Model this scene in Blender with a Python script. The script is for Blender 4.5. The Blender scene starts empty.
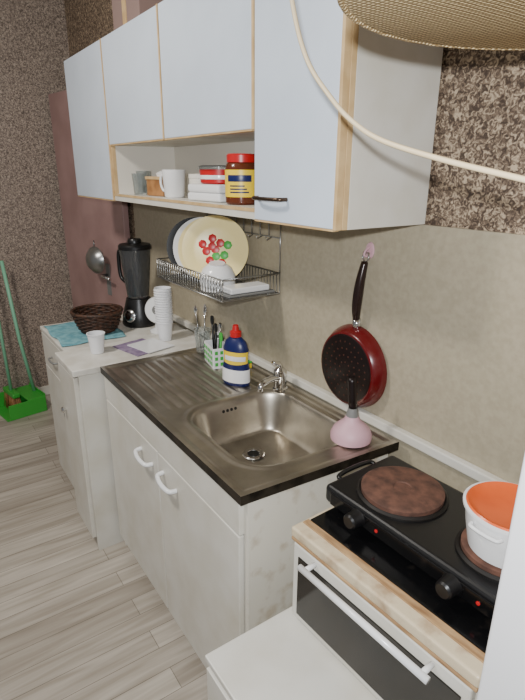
import bpy, bmesh, math, random
from math import sin, cos, pi, radians, sqrt
from mathutils import Vector, Matrix
random.seed(4)
COL = bpy.context.scene.collection

# ------------------------------------------------------------ materials
def lin(c):
    return tuple(((v/255)/12.92 if v/255 <= .04045 else ((v/255+.055)/1.055)**2.4) for v in c)+(1,)
def mat(name, c, rough=.5, metal=0, c2=None, scale=20, bump=0, lo=.4, hi=.6, detail=4, stretch=(1,1,1), trans=0, coat=0):
    m = bpy.data.materials.new(name); m.use_nodes = True
    nt = m.node_tree; N = nt.nodes; L = nt.links
    b = N['Principled BSDF']
    b.inputs['Base Color'].default_value = lin(c)
    b.inputs['Roughness'].default_value = rough
    b.inputs['Metallic'].default_value = metal
    if trans: b.inputs['Transmission Weight'].default_value = trans
    if coat: b.inputs['Coat Weight'].default_value = coat
    if c2 or bump:
        tc = N.new('ShaderNodeTexCoord'); mp = N.new('ShaderNodeMapping'); mp.inputs['Scale'].default_value = stretch
        L.new(tc.outputs['Object'], mp.inputs['Vector'])
        t = N.new('ShaderNodeTexNoise'); t.inputs['Scale'].default_value = scale; t.inputs['Detail'].default_value = detail; fac = t.outputs['Fac']
        L.new(mp.outputs['Vector'], t.inputs['Vector'])
        if c2:
            r = N.new('ShaderNodeValToRGB')
            r.color_ramp.elements[0].position = lo; r.color_ramp.elements[0].color = lin(c)
            r.color_ramp.elements[1].position = hi; r.color_ramp.elements[1].color = lin(c2)
            L.new(fac, r.inputs['Fac']); L.new(r.outputs['Color'], b.inputs['Base Color'])
        if bump:
            bp = N.new('ShaderNodeBump'); bp.inputs['Strength'].default_value = bump; bp.inputs['Distance'].default_value = .01
            L.new(fac, bp.inputs['Height']); L.new(bp.outputs['Normal'], b.inputs['Normal'])
    return m

def wallpaper(name, ca, cb, cc, scale):
    m = bpy.data.materials.new(name); m.use_nodes = True
    nt = m.node_tree; N = nt.nodes; L = nt.links; b = N['Principled BSDF']; b.inputs['Roughness'].default_value = .6
    tc = N.new('ShaderNodeTexCoord')
    n1 = N.new('ShaderNodeTexNoise'); n1.inputs['Scale'].default_value = scale; n1.inputs['Detail'].default_value = 4; n1.inputs['Distortion'].default_value = 1.2
    L.new(tc.outputs['Object'], n1.inputs['Vector'])
    r = N.new('ShaderNodeValToRGB'); e = r.color_ramp.elements
    e[0].position = .38; e[0].color = lin(ca); e[1].position = .64; e[1].color = lin(cc)
    k = r.color_ramp.elements.new(.5); k.color = lin(cb)
    L.new(n1.outputs['Fac'], r.inputs['Fac']); L.new(r.outputs['Color'], b.inputs['Base Color'])
    bp = N.new('ShaderNodeBump'); bp.inputs['Strength'].default_value = .25; bp.inputs['Distance'].default_value = .003
    L.new(n1.outputs['Fac'], bp.inputs['Height']); L.new(bp.outputs['Normal'], b.inputs['Normal'])
    return m

def laminate():
    m = bpy.data.materials.new('laminate_floor'); m.use_nodes = True
    nt = m.node_tree; N = nt.nodes; L = nt.links; b = N['Principled BSDF']; b.inputs['Roughness'].default_value = .38
    tc = N.new('ShaderNodeTexCoord'); mp = N.new('ShaderNodeMapping'); mp.inputs['Rotation'].default_value = (0, 0, pi/2)
    L.new(tc.outputs['Object'], mp.inputs['Vector'])
    br = N.new('ShaderNodeTexBrick'); br.inputs['Scale'].default_value = 1
    br.inputs['Brick Width'].default_value = .8; br.inputs['Row Height'].default_value = .09
    br.inputs['Mortar Size'].default_value = .0012; br.inputs['Color1'].default_value = lin((200, 192, 180)); br.inputs['Color2'].default_value = lin((170, 161, 149))
    br.inputs['Mortar'].default_value = lin((124, 115, 104)); br.offset = .37
    L.new(mp.outputs['Vector'], br.inputs['Vector'])
    m2 = N.new('ShaderNodeMapping'); m2.inputs['Scale'].default_value = (24, 1.8, 1)
    L.new(tc.outputs['Object'], m2.inputs['Vector'])
    n = N.new('ShaderNodeTexNoise'); n.inputs['Scale'].default_value = 1.4; n.inputs['Detail'].default_value = 5; n.inputs['Distortion'].default_value = .5
    L.new(m2.outputs['Vector'], n.inputs['Vector'])
    r = N.new('ShaderNodeValToRGB'); r.color_ramp.elements[0].position = .3; r.color_ramp.elements[0].color = lin((196, 191, 184))
    r.color_ramp.elements[1].position = .65; r.color_ramp.elements[1].color = (1, 1, 1, 1)
    L.new(n.outputs['Fac'], r.inputs['Fac'])
    mx = N.new('ShaderNodeMix'); mx.data_type = 'RGBA'; mx.blend_type = 'MULTIPLY'; mx.inputs[0].default_value = .8
    L.new(br.outputs['Color'], mx.inputs[6]); L.new(r.outputs['Color'], mx.inputs[7]); L.new(mx.outputs[2], b.inputs['Base Color'])
    return m

def weave(name, c1, c2, scale):
    m = bpy.data.materials.new(name); m.use_nodes = True
    nt = m.node_tree; N = nt.nodes; L = nt.links; b = N['Principled BSDF']; b.inputs['Roughness'].default_value = .7
    tc = N.new('ShaderNodeTexCoord')
    w = N.new('ShaderNodeTexWave'); w.bands_direction = 'X'; w.inputs['Scale'].default_value = scale; w.inputs['Distortion'].default_value = 1.5
    w2 = N.new('ShaderNodeTexWave'); w2.bands_direction = 'Y'; w2.inputs['Scale'].default_value = scale; w2.inputs['Distortion'].default_value = 1.5
    L.new(tc.outputs['Object'], w.inputs['Vector']); L.new(tc.outputs['Object'], w2.inputs['Vector'])
    mu = N.new('ShaderNodeMath'); mu.operation = 'MULTIPLY'; L.new(w.outputs['Fac'], mu.inputs[0]); L.new(w2.outputs['Fac'], mu.inputs[1])
    r = N.new('ShaderNodeValToRGB'); r.color_ramp.elements[0].position = .0; r.color_ramp.elements[0].color = lin(c1)
    r.color_ramp.elements[1].position = .45; r.color_ramp.elements[1].color = lin(c2)
    L.new(mu.outputs[0], r.inputs['Fac']); L.new(r.outputs['Color'], b.inputs['Base Color'])
    bp = N.new('ShaderNodeBump'); bp.inputs['Strength'].default_value = .6; bp.inputs['Distance'].default_value = .003
    L.new(mu.outputs[0], bp.inputs['Height']); L.new(bp.outputs['Normal'], b.inputs['Normal'])
    return m

M = {}
M['white'] = mat('white_laminate', (208, 218, 230), .32, c2=(200, 210, 222), scale=3)
M['side'] = mat('side_panel_white', (216, 213, 204), .4, c2=(200, 194, 178), scale=7, lo=.38, hi=.8, detail=7)
M['dirty'] = mat('worn_white_panel', (214, 209, 196), .45, c2=(164, 142, 110), scale=18, lo=.54, hi=.86, detail=10)
M['tan'] = mat('beige_edge_band', (204, 174, 128), .5, c2=(188, 156, 110), scale=15)
M['cream'] = mat('cream_interior', (222, 216, 204), .5)
M['tile'] = mat('cream_wall_panel', (172, 162, 140), .42, c2=(162, 152, 130), scale=60, lo=.35, hi=.65, detail=8, bump=.03)
M['paper'] = wallpaper('brown_wallpaper', (66, 52, 42), (114, 96, 80), (188, 168, 142), 95)
M['paper2'] = wallpaper('taupe_wallpaper', (92, 80, 72), (138, 124, 113), (184, 169, 154), 110)
M['floor'] = laminate()
M['ceil'] = mat('ceiling_paint', (225, 222, 214), .8)
M['door'] = mat('mauve_door_paint', (166, 134, 130), .45, c2=(152, 121, 117), scale=4)
M['steel'] = mat('brushed_steel', (192, 185, 172), .36, .96, c2=(150, 142, 129), scale=9, lo=.3, hi=.72, detail=10, bump=.03)
M['sinkedge'] = mat('dark_steel_edge', (66, 60, 53), .4, .8, c2=(36, 33, 29), scale=20)  # rim strip, a darker brownish metal than the sink top
M['chrome'] = mat('chrome', (215, 215, 215), .12, 1)
M['wire'] = mat('rack_wire', (160, 160, 158), .3, .9)
M['black'] = mat('black_plastic', (16, 16, 17), .35)
M['blackgl'] = mat('black_enamel', (12, 12, 13), .16, c2=(34, 30, 27), scale=30, lo=.6, hi=.8)
M['glassdark'] = mat('oven_glass', (26, 24, 22), .12, c2=(44, 38, 32), scale=8, lo=.45, hi=.8)
M['rust'] = mat('scorched_iron_brown', (104, 70, 56), .75, 0, c2=(66, 44, 36), scale=40, lo=.35, hi=.7, detail=6, bump=.1)
M['iron'] = mat('cast_iron', (34, 31, 29), .5, .4)
M['hob'] = mat('grimy_cream_enamel', (206, 190, 160), .4, c2=(142, 106, 70), scale=20, lo=.47, hi=.76, detail=9)
M['rawwood'] = mat('raw_wood_trim', (186, 152, 110), .6, c2=(128, 94, 62), scale=16, stretch=(1, 5, 5), lo=.35, hi=.75, detail=8)
M['porc'] = mat('white_ceramic', (230, 230, 230), .2)
M['cup'] = mat('paper_white', (228, 228, 230), .5)
M['orange'] = mat('orange_enamel', (222, 98, 44), .3, c2=(206, 84, 34), scale=8)
M['red'] = mat('red_plastic', (186, 26, 30), .35)
M['panred'] = mat('red_enamel', (92, 14, 17), .24, coat=.2)
M['panblk'] = mat('pan_base', (26, 16, 15), .35, .3)
M['pandim'] = mat('pan_dimples', (96, 60, 50), .4, .6)
M['panhand'] = mat('dark_handle', (44, 30, 26), .22, .3)
M['bronze'] = mat('bronze', (88, 72, 60), .3, .9)
M['pink'] = mat('pink_rubber', (200, 158, 168), .5)
M['yellow'] = mat('yellow_label', (238, 204, 50), .4)
M['blue'] = mat('navy_label', (20, 30, 84), .35)
M['green'] = mat('green_plastic', (62, 168, 62), .4)
M['lgreen'] = mat('pale_green_pole', (130, 195, 160), .4)
M['teal'] = mat('teal_cloth', (122, 172, 180), .9, c2=(94, 148, 160), scale=30)
M['purple'] = mat('lilac_paper', (150, 134, 160), .5, c2=(118, 100, 130), scale=25)
M['cplate'] = mat('cream_plate', (240, 222, 158), .3)
M['glass'] = mat('clear_glass', (220, 226, 226), .06, trans=.9)
M['sglass'] = mat('smoked_plastic', (130, 133, 136), .1, trans=.8)
M['honey'] = mat('dark_sauce', (92, 44, 26), .15)
M['wick'] = mat('dark_wicker', (78, 48, 32), .6, c2=(46, 30, 20), scale=60)
M['wood'] = mat('wood', (168, 120, 74), .5, c2=(140, 96, 56), scale=20)
M['card'] = mat('cardboard', (134, 112, 106), .8)
M['weave'] = weave('gold_rattan', (142, 116, 76), (228, 206, 160), 42)
M['cord'] = mat('ivory_cable', (222, 202, 164), .4)
M['grey'] = mat('grey_plastic', (120, 120, 118), .4)
M['marble'] = mat('pale_worktop', (220, 217, 208), .35, c2=(204, 199, 188), scale=12)
M['fridge'] = mat('fridge_white', (238, 238, 240), .3)

# ------------------------------------------------------------ geometry helpers
def G(name, loc=(0, 0, 0), rz=0, rot=None):
    e = bpy.data.objects.new(name, None); e.empty_display_size = .05
    COL.objects.link(e); e.location = loc; e.rotation_euler = rot if rot else (0, 0, radians(rz)); return e
def obj(name, bm, m, parent=None, smooth=True, loc=(0, 0, 0), rot=(0, 0, 0)):
    bmesh.ops.recalc_face_normals(bm, faces=bm.faces)
    me = bpy.data.meshes.new(name); bm.to_mesh(me); bm.free()
    o = bpy.data.objects.new(name, me); COL.objects.link(o)
    me.materials.append(M[m])
    for p in me.polygons: p.use_smooth = smooth
    o.location = loc; o.rotation_euler = rot
    if parent: o.parent = parent
    return o
def box(name, x, y, z, m, parent=None, bev=.003, seg=2, rot=(0, 0, 0)):
    bm = bmesh.new(); bmesh.ops.create_cube(bm, size=1)
    sx, sy, sz = abs(x[1]-x[0]), abs(y[1]-y[0]), abs(z[1]-z[0])
    bmesh.ops.scale(bm, vec=(sx, sy, sz), verts=bm.verts)
    if bev and bev < min(sx, sy, sz)/2.01:
        bmesh.ops.bevel(bm, geom=bm.edges[:], offset=bev, segments=seg, profile=.5, affect='EDGES')
    return obj(name, bm, m, parent, False, ((x[0]+x[1])/2, (y[0]+y[1])/2, (z[0]+z[1])/2), rot)
def lathe(name, prof, m, parent=None, seg=40, loc=(0, 0, 0), rot=(0, 0, 0), smooth=True, sy=1, arc=None):
    bm = bmesh.new(); rings = []
    if arc:   # partial band (a label patch): arc=(start,end) in degrees
        for r, z in prof:
            rings.append([bm.verts.new((r*cos(radians(arc[0]+(arc[1]-arc[0])*i/seg)), sy*r*sin(radians(arc[0]+(arc[1]-arc[0])*i/seg)), z)) for i in range(seg+1)])
        for a, b in zip(rings, rings[1:]):
            for i in range(seg): bm.faces.new((a[i], a[i+1], b[i+1], b[i]))
        return obj(name, bm, m, parent, smooth, loc, rot)
    for r, z in prof:
        if r < 1e-5: rings.append([bm.verts.new((0, 0, z))])
        else: rings.append([bm.verts.new((r*cos(2*pi*i/seg), sy*r*sin(2*pi*i/seg), z)) for i in range(seg)])
    for a, b in zip(rings, rings[1:]):
        for i in range(seg):
            j = (i+1) % seg
            if len(a) == 1 and len(b) == 1: break
            if len(a) == 1: bm.faces.new((a[0], b[i], b[j]))
            elif len(b) == 1: bm.faces.new((a[i], a[j], b[0]))
            else: bm.faces.new((a[i], a[j], b[j], b[i]))
    o = obj(name, bm, m, parent, smooth, loc, rot)
    if smooth:
        md = o.modifiers.new('es', 'EDGE_SPLIT'); md.split_angle = radians(38)
    return o
def crom(P, n=8):
    P = [Vector(p) for p in P]; out = []
    Q = [P[0]*2-P[1]]+P+[P[-1]*2-P[-2]]
    for i in range(1, len(Q)-2):
        a, b, c, d = Q[i-1:i+3]
        for k in range(n):
            t = k/n
            out.append(.5*((2*b)+(c-a)*t+(2*a-5*b+4*c-d)*t*t+(3*b-a-3*c+d)*t**3))
    out.append(P[-1]); return out
def tube(name, P, r, m, parent=None, seg=8, smooth=False, closed=False, bm=None, rr=None):
    own = bm is None
    if own: bm = bmesh.new()
    P = crom(P) if smooth else [Vector(p) for p in P]
    n = len(P); rings = []; up = None
    for i, p in enumerate(P):
        if closed: t = (P[(i+1) % n]-P[i-1]).normalized()
        else: t = (P[min(i+1, n-1)]-P[max(i-1, 0)]).normalized()
        if up is None: up = t.orthogonal().normalized()
        up = (up-t*up.dot(t)); up = up.normalized() if up.length > 1e-6 else t.orthogonal().normalized()
        s = t.cross(up); R = rr(i/(n-1)) if rr else r
        rings.append([bm.verts.new(p+up*cos(2*pi*k/seg)*R+s*sin(2*pi*k/seg)*R) for k in range(seg)])
    for i in range(n if closed else n-1):
        a, b = rings[i], rings[(i+1) % n]
        for k in range(seg):
            j = (k+1) % seg; bm.faces.new((a[k], a[j], b[j], b[k]))
    if not closed: bm.faces.new(rings[0]); bm.faces.new(rings[-1])
    if own: return obj(name, bm, m, parent, True)
def wires(name, paths, r, m, parent=None):
    bm = bmesh.new()
    for p in paths: tube('', p, r, m, bm=bm, seg=6)
    return obj(name, bm, m, parent, True)
def bow(name, a, b, out, m, parent, r=.006):
    a, b, out = Vector(a), Vector(b), Vector(out)
    return tube(name, [a, a+out*.75+(b-a)*.06, a+out+(b-a)*.3, a+out*1.05+(b-a)*.5, a+out+(b-a)*.7, b+out*.75-(b-a)*.06, b], r, m, parent, smooth=True)

# ------------------------------------------------------------ room shell
box('floor', (-3.1, 2.2), (-3.0, .15), (-.08, 0), 'floor', bev=0)
box('ceiling', (-3.1, 2.2), (-3.0, .15), (2.8, 2.88), 'ceil', bev=0)
box('wall_back', (-3.1, 2.2), (.012, .15), (0, 2.8), 'paper', bev=0)
box('wall_left', (-3.15, -3.0), (-3.0, .012), (0, 2.8), 'paper2', bev=0)
box('trim_1', (-2.02, 2.2), (0, .012), (0, 1.487), 'tile', bev=0)            # washable cream panel
box('trim_2', (-1.6, .62), (-.024, 0), (.872, .9), 'side', bev=.004)         # ledge strip along worktops
box('baseboard_left', (-3.0, -2.985), (-3.0, -.16), (0, .07), 'side', bev=.003)

dr = G('door_1', (-2.09, -.006, 0), rz=8.6)     # leaf slightly ajar, hinged beside the cupboards
box('leaf', (-.86, 0), (-.036, 0), (.01, 2.08), 'door', dr, .003)
box('plate', (-.27, -.225), (-.042, -.036), (.86, 1.06), 'grey', dr, .003)
tube('lever', [(-.248, -.04, .99), (-.248, -.085, .99), (-.235, -.09, .99), (-.13, -.09, .985)], .009, 'chrome', dr)

# ------------------------------------------------------------ wall cupboards
D = .309; zb, zm, zt = 1.489, 1.719, 2.123
def cupboard(name, x0, x1, z0, z1, doors):
    g = G(name, (x0, 0, z0)); w = x1-x0; h = z1-z0
    box('carcass', (.001, w-.001), (-D+.036, -.001), (0, h), 'side', g, .001)
    box('edge_band', (.001, w-.001), (-D+.02, -D+.036), (0, h), 'tan', g, .001)
    for i in range(len(doors)-1):
        a, b = doors[i]-x0, doors[i+1]-x0
        box('door_%d' % (i+1), (a+.003, b-.012), (-D, -D+.019), (.002, h-.002), 'white', g, .002)
        box('door_edge_%d' % (i+1), (b-.0117, b-.002), (-D-.0005, -D+.0195), (.0, h), 'tan', g, .001)
        box('door_bottom_edge_%d' % (i+1), (a+.003, b-.012), (-D+.001, -D+.019), (-.003, .0018), 'tan', g, 0)
    return g
c1 = cupboard('kitchen_cupboard', -2.006, -1.442, zb, zt, [-2.006, -1.442])
c2 = cupboard('kitchen_cupboard', -1.442, -.315, zm, zt, [-1.442, -.876, -.315])
h = zb-zm
box('shelf_board', (.001, 1.126), (-D+.02, -.001), (h, h+.03), 'side', c2, .001)
box('shelf_front_edge', (.001, 1.126), (-D+.006, -D+.02), (h, h+.03), 'side', c2, .001)
box('shelf_lip', (.001, 1.126), (-D+.004, -D+.006), (h+.02, h+.03), 'tan', c2, 0)
box('shelf_back', (.001, 1.126), (-.012, -.001), (h+.03, 0), 'cream', c2, 0)
box('shelf_end', (.001, .017), (-D+.02, -.012), (h+.03, 0), 'cream', c2, 0)
box('shelf_end_edge', (.001, .017), (-D+.006, -D+.02), (h+.03, 0), 'tan', c2, 0)
c3 = cupboard('kitchen_cupboard', -.315, .02, zb, zt, [-.315, .02])
bow('handle', (.022, -D, .06), (.15, -D, .06), (0, -.028, 0), 'bronze', c3, .005)

cb = G('cardboard_box', (-1.42, -.13, zt+.001))
box('carton', (-.13, .16), (-.08, .08), (0, .2), 'card', cb, .002)
box('packing_tape', (-.01, .03), (-.083, -.079), (.0, .2), 'tan', cb, 0)

# ------------------------------------------------------------ objects on the open shelf
zs = zb+.03
def place(name, x, y, z, rz=0): return G(name, (x, y, z+.0008), rz)
j = place('sauce_jar', -.495, -.235, zs)
lathe('glass_body', [(0, 0), (.044, 0), (.049, .006), (.049, .1), (.045, .115), (.039, .122), (0, .122)], 'honey', j)
lathe('label', [(.0495, .022), (.0498, .024), (.0498, .098), (.0495, .1)], 'yellow', j, arc=(-120, 40))
lathe('label_text', [(.0500, .066), (.0502, .067), (.0502, .084), (.0500, .085)], 'blue', j, arc=(-85, 5), seg=24)
for k in range(3): lathe('label_small_text_%d' % (k+1), [(.0500, .034+k*.009), (.0502, .038+k*.009)], 'blue', j, arc=(-75, -5-k*8), seg=16)
lathe('lid', [(0, .145), (.04, .145), (.044, .141), (.044, .121), (.04, .120), (0, .120)], 'red', j)
n = place('napkin_pack', -.69, -.2, zs, 6)
for i in range(2): box('napkins_%d' % (i+1), (-.095+i*.003, .095-i*.004), (-.07, .07), (.0275*i, .0275*i+.0273), 'porc', n, .009, 3)
rt = place('food_container', -.69, -.2, zs+.056, 0)
lathe('tub', [(0, 0), (.058, 0), (.063, .004), (.066, .045), (0, .045)], 'red', rt)
lathe('stripe', [(.0645, .014), (.0655, .015), (.0662, .026), (.066, .027)], 'porc', rt)
lathe('lid', [(0, .058), (.063, .058), (.07, .054), (.07, .045), (0, .045)], 'glass', rt)
def mug(name, x, y, z, r, hh, m, rz=0):
    g = place(name, x, y, z, rz)
    lathe('body', [(0, 0), (r*.75, 0), (r*.85, .006), (r, hh), (r*.93, hh), (r*.78, .01), (0, .008)], m, g)
    tube('handle', [(r*.93, 0, hh*.8), (r*1.5, 0, hh*.78), (r*1.62, 0, hh*.5), (r*1.35, 0, hh*.25), (r*.87, 0, hh*.22)], .005, m, g, smooth=True)
mug('coffee_mug', -.98, -.23, zs, .044, .1, 'porc', 200)
w = place('spice_box', -1.13, -.2, zs, 8)
box('crate', (-.06, .06), (-.05, .05), (0, .07), 'wood', w, .003)
box('rim', (-.064, .064), (-.054, .054), (.062, .074), 'tan', w, .002)
lathe('packet', [(0, .07), (.03, .07), (.035, .085), (.02, .095), (0, .096)], 'porc', w)
t = place('drinking_glass', -1.27, -.25, zs)
lathe('tumbler', [(0, 0), (.027, 0), (.033, .085), (.031, .085), (.025, .006), (0, .006)], 'glass', t)
t = place('tea_tin', -.855, -.19, zs)
lathe('tin', [(0, 0), (.035, 0), (.035, .07), (.037, .072), (.037, .085), (0, .088)], 'cream', t)
t = place('drinking_glass', -1.35, -.2, zs)
lathe('tumbler', [(0, 0), (.027, 0), (.033, .095), (.031, .095), (.025, .006), (0, .006)], 'glass', t)

# ------------------------------------------------------------ sink unit (hollow carcass so the basin hangs inside)
sc = G('sink_cabinet', (-1.055, -.53, 0))
box('side_left', (.005, .021), (.0, .5), (0, .842), 'side', sc, .001)
box('side_right', (1.034, 1.052), (-.004, .5), (0, .842), 'dirty', sc, .001)
box('bottom', (.021, 1.034), (.0, .5), (.07, .086), 'side', sc, 0)
box('back', (.021, 1.034), (.492, .5), (.086, .68), 'side', sc, 0)
box('plinth', (.01, 1.03), (.03, .05), (0, .07), 'side', sc, 0)
box('top_rail', (.004, 1.033), (-.018, 0), (.735, .842), 'side', sc, .002)
box('door_1', (.006, .515), (-.018, 0), (.06, .73), 'side', sc, .003)
box('door_2', (.521, 1.031), (-.018, 0), (.06, .73), 'side', sc, .003)
bow('handle_1', (.37, -.018, .675), (.47, -.018, .66), (0, -.03, 0), 'porc', sc, .008)
bow('handle_2', (.56, -.018, .675), (.66, -.018, .66), (0, -.03, 0), 'porc', sc, .008)

sk = G('kitchen_sink', (-1.06, -.556, .843))
W, DP = 1.06, .528
def smooth(a, b, x):
    t = max(0, min(1, (x-a)/(b-a))); return t*t*(3-2*t)
def bowl_sd(x, y):
    qx = abs(x-.765)-.212+.1; qy = abs(y-.28)-.195+.1
    return sqrt(max(qx, 0)**2+max(qy, 0)**2)+min(max(qx, qy), 0)-.1
def hgt(x, y):
    e = min(x, W-x, y, DP-y)
    z = .027-.005*smooth(.012, .03, e)
    sd = bowl_sd(x, y)
    z += .003*(smooth(.03, .012, sd)-smooth(.012, .0, sd))
    if sd < 0: z -= .135*smooth(0, -.05, sd)+.012*smooth(-.04, -.19, sd)
    if .04 < x < .53 and .06 < y < .46:
        m = smooth(.04, .07, x)*smooth(.53, .49, x)*smooth(.06, .075, y)*smooth(.46, .445, y)
        z += m*(.0085*(abs(sin((y-.06)*pi/.04)))**.7-.005)
    return z
bm = bmesh.new(); nx, ny = 230, 140; vs = []
for i in range(nx+1):
    row = []
    for jj in range(ny+1):
        x, y = W*i/nx, DP*jj/ny
        sk_x = x + (.03*(y/DP) if x > .6 else 0)*smooth(.6, W, x)
        row.append(bm.verts.new((sk_x, y, hgt(x, y))))
    vs.append(row)
for i in range(nx):
    for jj in range(ny): bm.faces.new((vs[i][jj], vs[i+1][jj], vs[i+1][jj+1], vs[i][jj+1]))
obj('steel_top', bm, 'steel', sk)
bm = bmesh.new()
cs = [(0, 0), (W, 0), (W+.03, DP), (0, DP)]
top = [bm.verts.new((a, b, .0268)) for a, b in cs]; bot = [bm.verts.new((a, b, 0)) for a, b in cs]
inn = [bm.verts.new((a+(.03 if a == 0 else -.03), b+(.03 if b == 0 else -.03), 0)) for a, b in cs]
for i in range(4):
    k = (i+1) % 4; bm.faces.new((top[i], top[k], bot[k], bot[i])); bm.faces.new((bot[i], bot[k], inn[k], inn[i]))
obj('rim_edge', bm, 'sinkedge', sk, False)
dz = hgt(.70, .276)
lathe('drain', [(0, .002), (.012, .001), (.02, .0), (.022, .003), (.034, .004), (.038, .001), (.038, 0)], 'chrome', sk, loc=(.70, .276, dz+.001))
lathe('drain_hole', [(0, .0035), (.019, .0035), (.02, .002)], 'black', sk, loc=(.70, .276, dz+.001))
for i in range(4): lathe('overflow_slot_%d' % (i+1), [(0, .001), (.005, .001), (.006, 0)], 'black', sk, seg=12, loc=(.568, .24+.016*i, -.008), rot=(0, radians(68), 0))

fa = G('sink_faucet', (-.48, -.085, .8665))
lathe('base', [(0, 0), (.028, 0), (.028, .008), (.023, .012), (.022, .05), (.024, .055), (.023, .075), (.014, .085), (0, .087)], 'chrome', fa)
tube('spout', [(0, 0, .04), (.02, -.04, .06), (.05, -.10, .07), (.06, -.125, .065), (.062, -.13, .045)], .011, 'chrome', fa, smooth=True)
tube('lever', [(0, 0, .08), (.0, -.005, .1), (.012, -.04, .115)], .008, 'chrome', fa, smooth=True)

pl = place('sink_plunger', -.065, -.13, .866)
lathe('rubber_cup', [(.053, 0), (.06, .004), (.061, .02), (.053, .038), (.036, .054), (.024, .064), (.019, .077), (0, .08)], 'pink', pl)
lathe('collar', [(.019, .072), (.017, .087), (.013, .102), (0, .104)], 'grey', pl)
tube('handle', [(0, 0, .097), (-.004, 0, .13), (-.01, 0, .18), (-.012, 0, .192)], .012, 'panblk', pl, seg=14)

b = place('dish_soap_bottle', -.62, -.185, .8655, 25)
lathe('body', [(0, 0), (.052, 0), (.057, .008), (.055, .06), (.048, .1), (.052, .135), (.042, .165), (.02, .184), (0, .186)], 'blue', b, sy=.62)
lathe('lower_label', [(.0575, .014), (.0578, .016), (.0562, .062), (.0555, .064)], 'porc', b, sy=.63)
lathe('label_emblem', [(.0500, .076), (.0502, .09), (.0525, .125), (.0528, .132)], 'yellow', b, sy=.63, arc=(-140, 0), seg=24)
lathe('label_stripe', [(.0512, .098), (.0518, .103), (.0522, .112), (.052, .116)], 'porc', b, sy=.65, arc=(-125, -20), seg=24)
lathe('cap', [(.018, .182), (.021, .184), (.021, .202), (.013, .207), (.01, .226), (0, .227)], 'red', b)

u = place('utensil_caddy', -.84, -.14, .8655, -12)
box('tray_base', (-.06, .06), (-.035, .035), (0, .006), 'porc', u, .002)
for nme, x, y in [('side_front', (-.06, .06), (-.037, -.033)), ('side_back', (-.06, .06), (.033, .037)), ('end_left', (-.062, -.058), (-.035, .035)), ('end_right', (.058, .062), (-.035, .035))]:
    box(nme, x, y, (.0, .085), 'porc', u, .001)
for a in range(5):
    for c in range(3): box('green_square_%d_%d' % (a, c), (-.053+a*.023, -.041+a*.023), (-.0385, -.0365), (.012+c*.024, .026+c*.024), 'green', u, 0)
for a in range(3):
    for c in range(3): box('green_patch_%d_%d' % (a, c), (.0615, .0635), (-.029+a*.022, -.017+a*.022), (.012+c*.024, .026+c*.024), 'green', u, 0)
for k, (x, y, dx, dy, L_, mm) in enumerate([(-.04, 0, -.02, 0, .17, 'black'), (-.015, .01, 0, .01, .15, 'chrome'), (.01, -.01, .01, 0, .16, 'black'), (.035, .0, .02, 0, .13, 'green')]):
    tube('utensil_%d' % (k+1), [(x, y, .01), (x+dx, y+dy, L_)], .005, mm, u)
    lathe('utensil_head_%d' % (k+1), [(0, -.02), (.012, -.015), (.015, 0), (.012, .015), (0, .02)], mm, u, seg=16, loc=(x+dx, y+dy, L_), sy=.5)
sp = place('dish_sponge', -.735, -.085, .8705, 10)
box('foam', (-.035, .035), (-.022, .022), (0, .022), 'yellow', sp, .005, 3)
box('scouring_pad', (-.035, .035), (-.022, .022), (.0222, .03), 'green', sp, .002)
sb = place('soap_pump_bottle', -.93, -.085, .8705)
lathe('body', [(0, 0), (.024, 0), (.027, .004), (.027, .07), (.02, .085), (.01, .09), (0, .09)], 'sglass', sb)
lathe('pump', [(0, .125), (.008, .125), (.008, .1), (.012, .098), (.012, .088), (0, .088)], 'porc', sb)

g = place('cutlery_glass', -1.0, -.12, .8705)
lathe('tumbler', [(0, 0), (.03, 0), (.037, .1), (.035, .1), (.028, .006), (0, .006)], 'glass', g)
for k in range(3):
    a = k*2.1; tube('spoon_stem_%d' % (k+1), [(.01*cos(a), .01*sin(a), .01), (.025*cos(a), .025*sin(a), .17)], .003, 'chrome', g)
    lathe('spoon_bowl_%d' % (k+1), [(0, -.022), (.012, -.01), (.014, .005), (0, .022)], 'chrome', g, seg=16, loc=(.027*cos(a), .027*sin(a), .185), sy=.3)

# ------------------------------------------------------------ left base cabinets
b1 = G('base_cabinet', (-1.335, -.64, 0))
box('carcass', (.0, .247), (.0, .63), (.06, .842), 'side', b1, .001)
box('side_panel', (.248, .266), (-.002, .63), (0, .842), 'side', b1, .001)
box('plinth', (.0, .248), (.04, .06), (0, .06), 'side', b1, 0)
box('door', (.003, .245), (-.018, 0), (.06, .83), 'side', b1, .002)
box('worktop', (-.004, .27), (-.025, .615), (.843, .87), 'marble', b1, .004)
lathe('knob', [(0, .022), (.01, .02), (.014, .014), (.008, .006), (.006, 0)], 'chrome', b1, seg=20, loc=(.05, -.018, .62), rot=(radians(90), 0, 0))
b2 = G('base_cabinet', (-1.82, -.6, 0))
box('carcass', (.0, .478), (.0, .59), (.06, .84), 'side', b2, .001)
box('plinth', (.0, .478), (.04, .06), (0, .06), 'side', b2, 0)
box('door', (.003, .475), (-.018, 0), (.06, .66), 'side', b2, .002)
box('drawer_front', (.003, .475), (-.018, 0), (.665, .835), 'side', b2, .002)
box('worktop', (-.01, .478), (-.02, .575), (.841, .862), 'marble', b2, .004)
bow('drawer_handle', (.19, -.018, .75), (.29, -.018, .75), (0, -.022, 0), 'grey', b2, .005)
bow('door_handle', (.42, -.018, .5), (.42, -.018, .6), (0, -.022, 0), 'grey', b2, .005)

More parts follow.
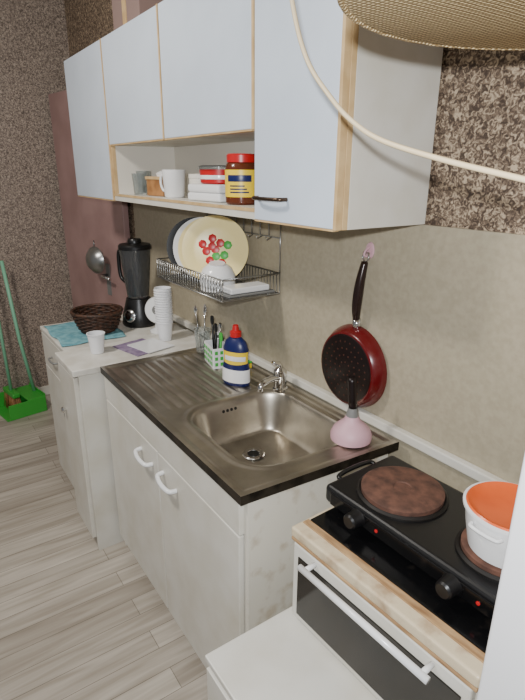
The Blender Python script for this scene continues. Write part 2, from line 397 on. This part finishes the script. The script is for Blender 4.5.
tw = place('teal_dish_towel', -1.6, -.45, .8645)
bm = bmesh.new(); nn = 24; gv = []
for i in range(nn+1):
    row = []
    for k in range(nn+1):
        x = -.19+.38*i/nn; y = -.16+.3*k/nn
        row.append(bm.verts.new((x+.006*sin(9*k/nn), y+.006*sin(11*i/nn), .003+.002*sin(i*.9)*cos(k*.7))))
    gv.append(row)
for i in range(nn):
    for k in range(nn): bm.faces.new((gv[i][k], gv[i+1][k], gv[i+1][k+1], gv[i][k+1]))
o = obj('cloth', bm, 'teal', tw); md = o.modifiers.new('s', 'SOLIDIFY'); md.thickness = .002

bk = place('wicker_basket', -1.56, -.40, .8705)
bm = bmesh.new()
for k in range(11):
    zz = .006+k*.0085; R = .078+.036*(k/10)**.7
    tube('', [((R+.004*sin(11*a*2*pi/88+k*pi))*cos(a*2*pi/88), (R+.004*sin(11*a*2*pi/88+k*pi))*sin(a*2*pi/88), zz) for a in range(88)], .0052, 'wick', closed=True, bm=bm, seg=6)
obj('woven_wall', bm, 'wick', bk)
lathe('bottom', [(0, 0), (.08, 0), (.08, .006), (0, .006)], 'wick', bk)
tube('rim', [(.117*cos(a*2*pi/48), .117*sin(a*2*pi/48), .1) for a in range(48)], .008, 'wick', bk, closed=True)
for k, (x, y, r, mm) in enumerate([(-.03, .02, .032, 'wood'), (.035, .01, .03, 'card'), (0, -.035, .03, 'wood')]):
    lathe('fruit_%d' % (k+1), [(0, -r), (r*.7, -r*.7), (r, 0), (r*.7, r*.7), (.003, r*.95), (0, r*.9)], mm, bk, seg=20, loc=(x, y, .04))

bl = place('countertop_blender', -1.585, -.175, .8625, 20)
lathe('motor_base', [(0, 0), (.085, 0), (.09, .01), (.085, .05), (.066, .12), (.06, .14), (0, .14)], 'black', bl)
lathe('control_ring', [(.0, .0), (.03, 0), (.032, .006), (.022, .014), (0, .015)], 'chrome', bl, loc=(.02, -.078, .06), rot=(radians(80), 0, radians(15)))
lathe('jug', [(.05, .142), (.055, .15), (.077, .38), (.08, .39), (.075, .39), (.05, .155), (0, .15)], 'sglass', bl)
lathe('blade', [(0, .16), (.03, .163), (.032, .17), (.008, .175), (0, .18)], 'chrome', bl, sy=.3)
lathe('lid', [(0, .435), (.03, .435), (.034, .428), (.034, .415), (.074, .41), (.081, .402), (.081, .386), (0, .386)], 'black', bl)
tube('jug_handle', [(-.075, 0, .36), (-.12, 0, .365), (-.13, 0, .31), (-.12, 0, .23), (-.06, 0, .2)], .01, 'black', bl, smooth=True)

cs_ = place('paper_cup_stack', -1.24, -.19, .8705)
pr = [(0, 0), (.028, 0), (.038, .085)]
for k in range(14):
    z = .085+k*.0115; pr += [(.0405, z), (.0405, z+.003), (.0372, z+.004), (.0378, z+.0112)]
pr += [(.036, z+.01), (.03, z-.04), (0, z-.045)]
lathe('cups', pr, 'cup', cs_)
pc = place('paper_cup', -1.235, -.51, .8705)
lathe('cup', [(0, .003), (.025, .003), (.025, 0), (.027, 0), (.036, .083), (.039, .084), (.039, .087), (.035, .087), (.026, .006), (0, .006)], 'cup', pc)
rd = place('kitchen_scale', -1.4, -.15, .8625, 40)
lathe('stand', [(0, 0), (.045, 0), (.045, .01), (.02, .02), (.018, .05), (0, .05)], 'porc', rd)
lathe('dial', [(0, -.02), (.058, -.02), (.066, -.012), (.066, .012), (.06, .02), (0, .02)], 'porc', rd, loc=(0, 0, .11), rot=(radians(80), 0, 0))
lathe('dial_face', [(0, .0), (.02, .0), (.022, -.002)], 'grey', rd, loc=(0, -.024, .114), rot=(radians(80), 0, 0))
pp = place('lilac_leaflet', -1.19, -.34, .8705, 14)
box('sheet_1', (-.1, .09), (-.07, .09), (0, .003), 'purple', pp, 0)
box('sheet_2', (-.06, .1), (-.02, .12), (.0032, .006), 'porc', pp, 0)

# ------------------------------------------------------------ dish rack hanging on the wall
rk = G('dish_rack', (-.87, 0, 1.19))
paths = []
X0, X1, Y0, Y1 = -.27, .27, -.25, -.006
for zz in (0, .075): paths.append([(X0, Y1, zz), (X0, Y0, zz), (X1, Y0, zz), (X1, Y1, zz), (X0, Y1, zz)])
for i in range(28):
    x = X0+(X1-X0)*i/27; paths.append([(x, Y1, .075), (x, Y1, 0), (x, Y0, 0), (x, Y0, .075)])
for i in range(1, 6):
    y = Y0+(Y1-Y0)*i/6; paths.append([(X0, y, .0), (X1, y, 0)])
for x in (X0, X1): paths.append([(x, Y1, .075), (x, Y1, .27)])
paths.append([(X0, Y1, .27), (X1, Y1, .27)]); paths.append([(X0, Y1, .2), (X1, Y1, .2)])
for i in range(8):
    x = -.2+i*.057; paths.append([(x, Y1, .2), (x, Y1, .27)])
wires('wire_frame', paths, .0028, 'wire', rk)
wires('hooks', [[(x, -.008, .2), (x, -.03, .19), (x, -.035, .2)] for x in (.1, .16, .22)], .002, 'wire', rk)
def plate(name, x, y, z, r, m, nrm, floral=False):
    g = G(name, (x, y, z)); g.rotation_mode = 'QUATERNION'; g.rotation_quaternion = Vector(nrm).to_track_quat('Z', 'Y')
    lathe('dish', [(0, 0), (r*.62, 0), (r*.7, .004), (r, .014), (r*1.0, .017), (r*.7, .008), (r*.62, .004), (0, .004)], m, g, seg=64)
    if floral:
        for k in range(11):
            a = k*2.4; rr = r*.14*sqrt(k)
            lathe('flower_%d' % (k+1), [(0, .0058+k*.0001), (r*.1, .0055+k*.0001), (r*.135, .0045)], ('red', 'red', 'green')[k % 3], g, seg=7, loc=(rr*cos(a), rr*sin(a), 0), rot=(0, 0, k))
plate('dinner_plate', -.86, -.125, 1.328, .128, 'cplate', (.8, -.55, .2), True)
plate('dinner_plate', -1.02, -.125, 1.318, .12, 'black', (.8, -.5, .15))
plate('dinner_plate', -.965, -.12, 1.32, .122, 'porc', (.8, -.5, .15))
plate('dinner_plate', -.915, -.12, 1.322, .124, 'cplate', (.8, -.5, .15))
g = G('cereal_bowl_stack', (-.775, -.165, 1.1935))
for k in range(3):
    lathe('bowl_%d' % (k+1), [(.066, 0), (.065, .012), (.054, .036), (.036, .05), (.03, .053), (.03, .057), (0, .056), (0, .05), (.034, .046), (.051, .034), (.062, .012), (.063, 0)], 'porc', g, loc=(.004*k, -.003*k, .0225*k), rot=(radians(3*k), radians(4*k), 0))
g = G('serving_tray', (-.652, -.12, 1.1955))
box('tray', (-.045, .045), (-.1, .1), (0, .008), 'grey', g, .003); box('dish_on_tray', (-.038, .038), (-.085, .08), (.009, .03), 'porc', g, .005)

# ------------------------------------------------------------ frying pan on hook
pn = G('frying_pan', (-.189, -.006, 1.034), rot=(radians(90), radians(4), 0))
lathe('body', [(0, .004), (.1, .004), (.131, .0), (.135, .002), (.133, .012), (.118, .04), (.112, .044), (0, .044)], 'panred', pn, seg=64)
lathe('base_disc', [(0, .0465), (.106, .0465), (.11, .0445), (.11, .043)], 'panblk', pn, seg=64)
for rr_, cnt in ((.022, 8), (.044, 14), (.066, 20), (.088, 26)):
    for k in range(cnt):
        a = 2*pi*k/cnt; lathe('dimple', [(0, .0475), (.0026, .0473), (.003, .0465)], 'pandim', pn, seg=6, loc=(rr_*cos(a), rr_*sin(a), 0))
tube('ferrule', [(0, .122, .012), (0, .16, .02)], .013, 'chrome', pn, seg=12)
tube('handle', [(0, .155, .02), (0, .2, .026), (0, .27, .024), (0, .335, .014)], .012, 'panhand', pn, seg=14, smooth=True, rr=lambda t: .010+.005*sin(pi*t))
tube('hanging_loop', [(0, .333, .012), (.012, .345, .012), (.01, .362, .012), (-.01, .362, .012), (-.012, .345, .012)], .003, 'chrome', pn, closed=True)
hk = G('wall_hook', (-.165, -.001, 1.4))
lathe('pad', [(0, .006), (.014, .005), (.016, 0)], 'pink', hk, rot=(radians(90), 0, 0), sy=1.5)
tube('hook', [(0, -.004, .01), (0, -.02, .0), (0, -.024, -.012), (0, -.014, -.018)], .003, 'pink', hk, smooth=True)

# ------------------------------------------------------------ low cabinet, mini oven, hotplate, pot
lc = G('low_cabinet', (.11, -.725, 0))
box('carcass', (.01, .49), (.015, .69), (.0, .562), 'side', lc, .001)
box('top', (0, .495), (0, .7), (.563, .58), 'side', lc, .003)
box('door', (.012, .488), (-.003, .014), (.05, .555), 'side', lc, .002)
tube('door_knob', [(.07, -.003, .45), (.07, -.02, .45)], .012, 'porc', lc, seg=14)
ov = G('mini_oven', (.132, -.497, .5812), rz=2.5)
box('housing', (0, .465), (.02, .43), (.008, .235), 'side', ov, .004)
box('hob_rim', (-.004, .47), (-.004, .435), (.237, .2635), 'hob', ov, .006, 3)
box('wood_trim', (-.002, .468), (-.003, .012), (.228, .2365), 'rawwood', ov, .002)
box('wood_top_edge', (.004, .466), (.026, .044), (.263, .2665), 'rawwood', ov, .001)
box('hob_top', (.008, .46), (.045, .428), (.262, .267), 'blackgl', ov, .002)
box('door_frame', (.006, .46), (-.002, .02), (.012, .226), 'side', ov, .004)
box('door_glass', (.025, .445), (-.0045, -.001), (.03, .196), 'glassdark', ov, .001)
tube('door_handle', [(.065, -.035, .212), (.40, -.035, .212)], .0075, 'porc', ov, seg=14)
for x in (.08, .385): tube('handle_post', [(x, -.002, .212), (x, -.035, .212)], .006, 'porc', ov)
for x in (.03, .43):
    for y in (.04, .4): lathe('foot', [(0, 0), (.014, 0), (.014, .009), (0, .009)], 'black', ov, seg=14, loc=(x, y, 0))
hp = G('double_hotplate', (.353, -.268, .8515), rz=1.5)
box('body', (-.24, .238), (-.118, .125), (.012, .06), 'black', hp, .012, 4)
box('front_panel', (-.215, .215), (-.122, -.117), (.018, .05), 'blackgl', hp, .002)
def burner(nm, x, r, m):
    lathe(nm+'_ring', [(r+.01, .06), (r+.01, .064), (r+.004, .068), (r, .066), (r, .06)], 'iron', hp, loc=(x, 0, 0))
    lathe(nm, [(0, .076), (.02, .076), (.022, .078), (r*.9, .0785), (r, .075), (r, .06)], m, hp, loc=(x, 0, 0), seg=56)
burner('burner_left', -.105, .094, 'rust'); burner('burner_right', .14, .076, 'rust')
for i, x in enumerate((-.125, .117)):
    lathe('knob_%d' % (i+1), [(0, .03), (.014, .03), (.018, .026), (.02, .004), (.022, 0)], 'black', hp, seg=24, loc=(x, -.122, .034), rot=(radians(90), 0, 0))
    lathe('indicator_%d' % (i+1), [(0, .003), (.004, .002), (.004, 0)], 'red', hp, seg=12, loc=(x+.055, -.122, .034), rot=(radians(90), 0, 0))
for s in (-1, 1):
    tube('carry_handle_%d' % (s+2), [(s*.236, -.06, .045), (s*.254, -.055, .05), (s*.258, 0, .052), (s*.254, .055, .05), (s*.236, .06, .045)], .006, 'black', hp, smooth=True)
for x in (-.2, .2):
    for y in (-.09, .09): lathe('foot', [(0, 0), (.012, 0), (.014, .013), (0, .013)], 'black', hp, seg=14, loc=(x, y, 0))
pt = G('enamel_pot', (.5, -.27, .9305))
lathe('body', [(0, 0), (.06, 0), (.068, .006), (.078, .055), (.082, .088), (.087, .09), (.087, .095), (.082, .096)], 'porc', pt, seg=56)
lathe('orange_lid', [(.082, .096), (.079, .099), (.072, .094), (.06, .088), (0, .086)], 'orange', pt, seg=56)
bow('side_handle_1', (-.03, .078, .075), (.03, .078, .075), (0, .03, 0), 'orange', pt, .005)
bow('side_handle_2', (-.03, -.078, .075), (.03, -.078, .075), (0, -.012, 0), 'porc', pt, .004)

# ------------------------------------------------------------ refrigerator
fr = G('refrigerator', (.624, -.53, 0))
box('cabinet', (.0, .58), (.045, .5), (.02, 1.56), 'fridge', fr, .006)
box('lower_door', (.0, .58), (-.0, .042), (.06, .6), 'fridge', fr, .005, 3)
box('upper_door', (.0, .58), (-.0, .042), (.608, 1.56), 'fridge', fr, .005, 3)
for zz in (.35, .66): box('handle', (.54, .56), (-.03, -.002), (zz, zz+.18), 'grey', fr, .006)
for x in (.04, .54):
    for y in (.08, .45): lathe('foot', [(0, 0), (.02, 0), (.02, .021), (0, .021)], 'black', fr, seg=14, loc=(x, y, 0))

# ------------------------------------------------------------ hanging woven lampshade and cable
ls = G('rattan_pendant_lampshade', (.612, -.447, 1.8))
lathe('shade', [(.0, .004), (.1, .003), (.3, 0), (.31, .004), (.3, .07), (.24, .19), (.12, .26), (.02, .28), (.02, .275), (.115, .254), (.235, .185), (.294, .068), (.298, .012), (0, .01)], 'weave', ls, seg=72)
tube('shade_rim', [(.308*cos(a*2*pi/72), .308*sin(a*2*pi/72), .003) for a in range(72)], .004, 'weave', ls, closed=True)
tube('ceiling_cord', [(0, 0, .27), (0, 0, .98)], .004, 'cord', ls)
lathe('ceiling_rose', [(0, .999), (.05, .999), (.045, .97), (.01, .955), (0, .955)], 'cup', ls)
cbl = G('power_cable', (0, 0, 0))
tube('cord', [(.06, -.47, 2.798), (.04, -.49, 2.4), (.05, -.5, 2.05), (.09, -.5, 1.89), (.135, -.5, 1.795), (.20, -.5, 1.73), (.255, -.5, 1.69), (.32, -.5, 1.66), (.43, -.5, 1.632), (.55, -.5, 1.608), (.68, -.5, 1.582), (.76, -.49, 1.566)], .004, 'cord', cbl, smooth=True)

# ------------------------------------------------------------ broom and dustpan
dp = G('long_handled_dustpan', (-2.82, -.63, .001), rz=10)
box('pan_floor', (-.14, .14), (-.15, .12), (0, .004), 'green', dp, .001)
for nme, x in [('side_l', (-.142, -.136)), ('side_r', (.136, .142))]: box(nme, x, (-.13, .12), (0, .11), 'green', dp, .002)
box('back', (-.14, .14), (.116, .122), (0, .13), 'green', dp, .002)
box('hood', (-.14, .14), (.0, .12), (.108, .114), 'green', dp, .002)
tube('pole', [(0, .1, .11), (-.02, .06, .5), (-.04, .03, 1.05)], .012, 'lgreen', dp)
bs = G('broom', (-2.84, -.68, .006), rz=10)
bm = bmesh.new()
for k in range(120):
    x = random.uniform(-.09, .09); y = random.uniform(-.02, .02)
    tube('', [(x, y, .12), (x*1.25, y*1.5, .0)], .0022, 'wood', bm=bm, seg=4)
obj('bristles', bm, 'wood', bs)
box('brush_block', (-.1, .1), (-.025, .025), (.115, .15), 'green', bs, .008)
tube('stick', [(0, 0, .14), (-.04, .0, 1.1)], .011, 'lgreen', bs)

st = G('steel_colander', (-2.32, -.155, 1.09))
lathe('bowl', [(0, .045), (.03, .042), (.06, .028), (.08, 0), (.084, 0), (.084, -.003), (.078, -.003), (.056, .024), (0, .04)], 'wire', st, seg=40, rot=(radians(90), 0, radians(20)))
tube('hanging_loop', [(0, 0, .08), (.006, 0, .1), (0, 0, .12), (-.006, 0, .1)], .003, 'wire', st, closed=True)

# ------------------------------------------------------------ lights
def area(name, loc, tgt, size, power, col):
    l = bpy.data.lights.new(name, 'AREA'); l.shape = 'DISK'; l.size = size; l.energy = power; l.color = col
    o = bpy.data.objects.new(name, l); COL.objects.link(o); o.location = loc
    o.rotation_euler = (Vector(tgt)-Vector(loc)).to_track_quat('-Z', 'Y').to_euler(); return o
area('ceiling_light', (-.9, -1.6, 2.7), (-1.1, -.5, .6), .28, 34, (1, .95, .88))
area('camera_flash', (.93, -1.2, 1.7), (-.6, -.2, 1.1), .04, 25, (.94, .97, 1))
w = bpy.data.worlds.new('World'); bpy.context.scene.world = w; w.use_nodes = True
w.node_tree.nodes['Background'].inputs[0].default_value = (.97, .98, 1, 1); w.node_tree.nodes['Background'].inputs[1].default_value = .22

# ------------------------------------------------------------ camera
th, ph, ro, f = .604, .333, .006, 515.9
fw = Vector((-cos(th), sin(th), 0)); R = Vector((sin(th), cos(th), 0)); Z = Vector((0, 0, 1))
F = cos(ph)*fw-sin(ph)*Z; U = sin(ph)*fw+cos(ph)*Z
R2 = cos(ro)*R+sin(ro)*U; U2 = -sin(ro)*R+cos(ro)*U
cam = bpy.data.objects.new('camera', bpy.data.cameras.new('camera')); COL.objects.link(cam)
cam.matrix_world = Matrix(((R2[0], U2[0], -F[0], .905), (R2[1], U2[1], -F[1], -1.119), (R2[2], U2[2], -F[2], 1.615), (0, 0, 0, 1)))
cam.data.lens = f*36/700; cam.data.clip_start = .01
bpy.context.scene.camera = cam
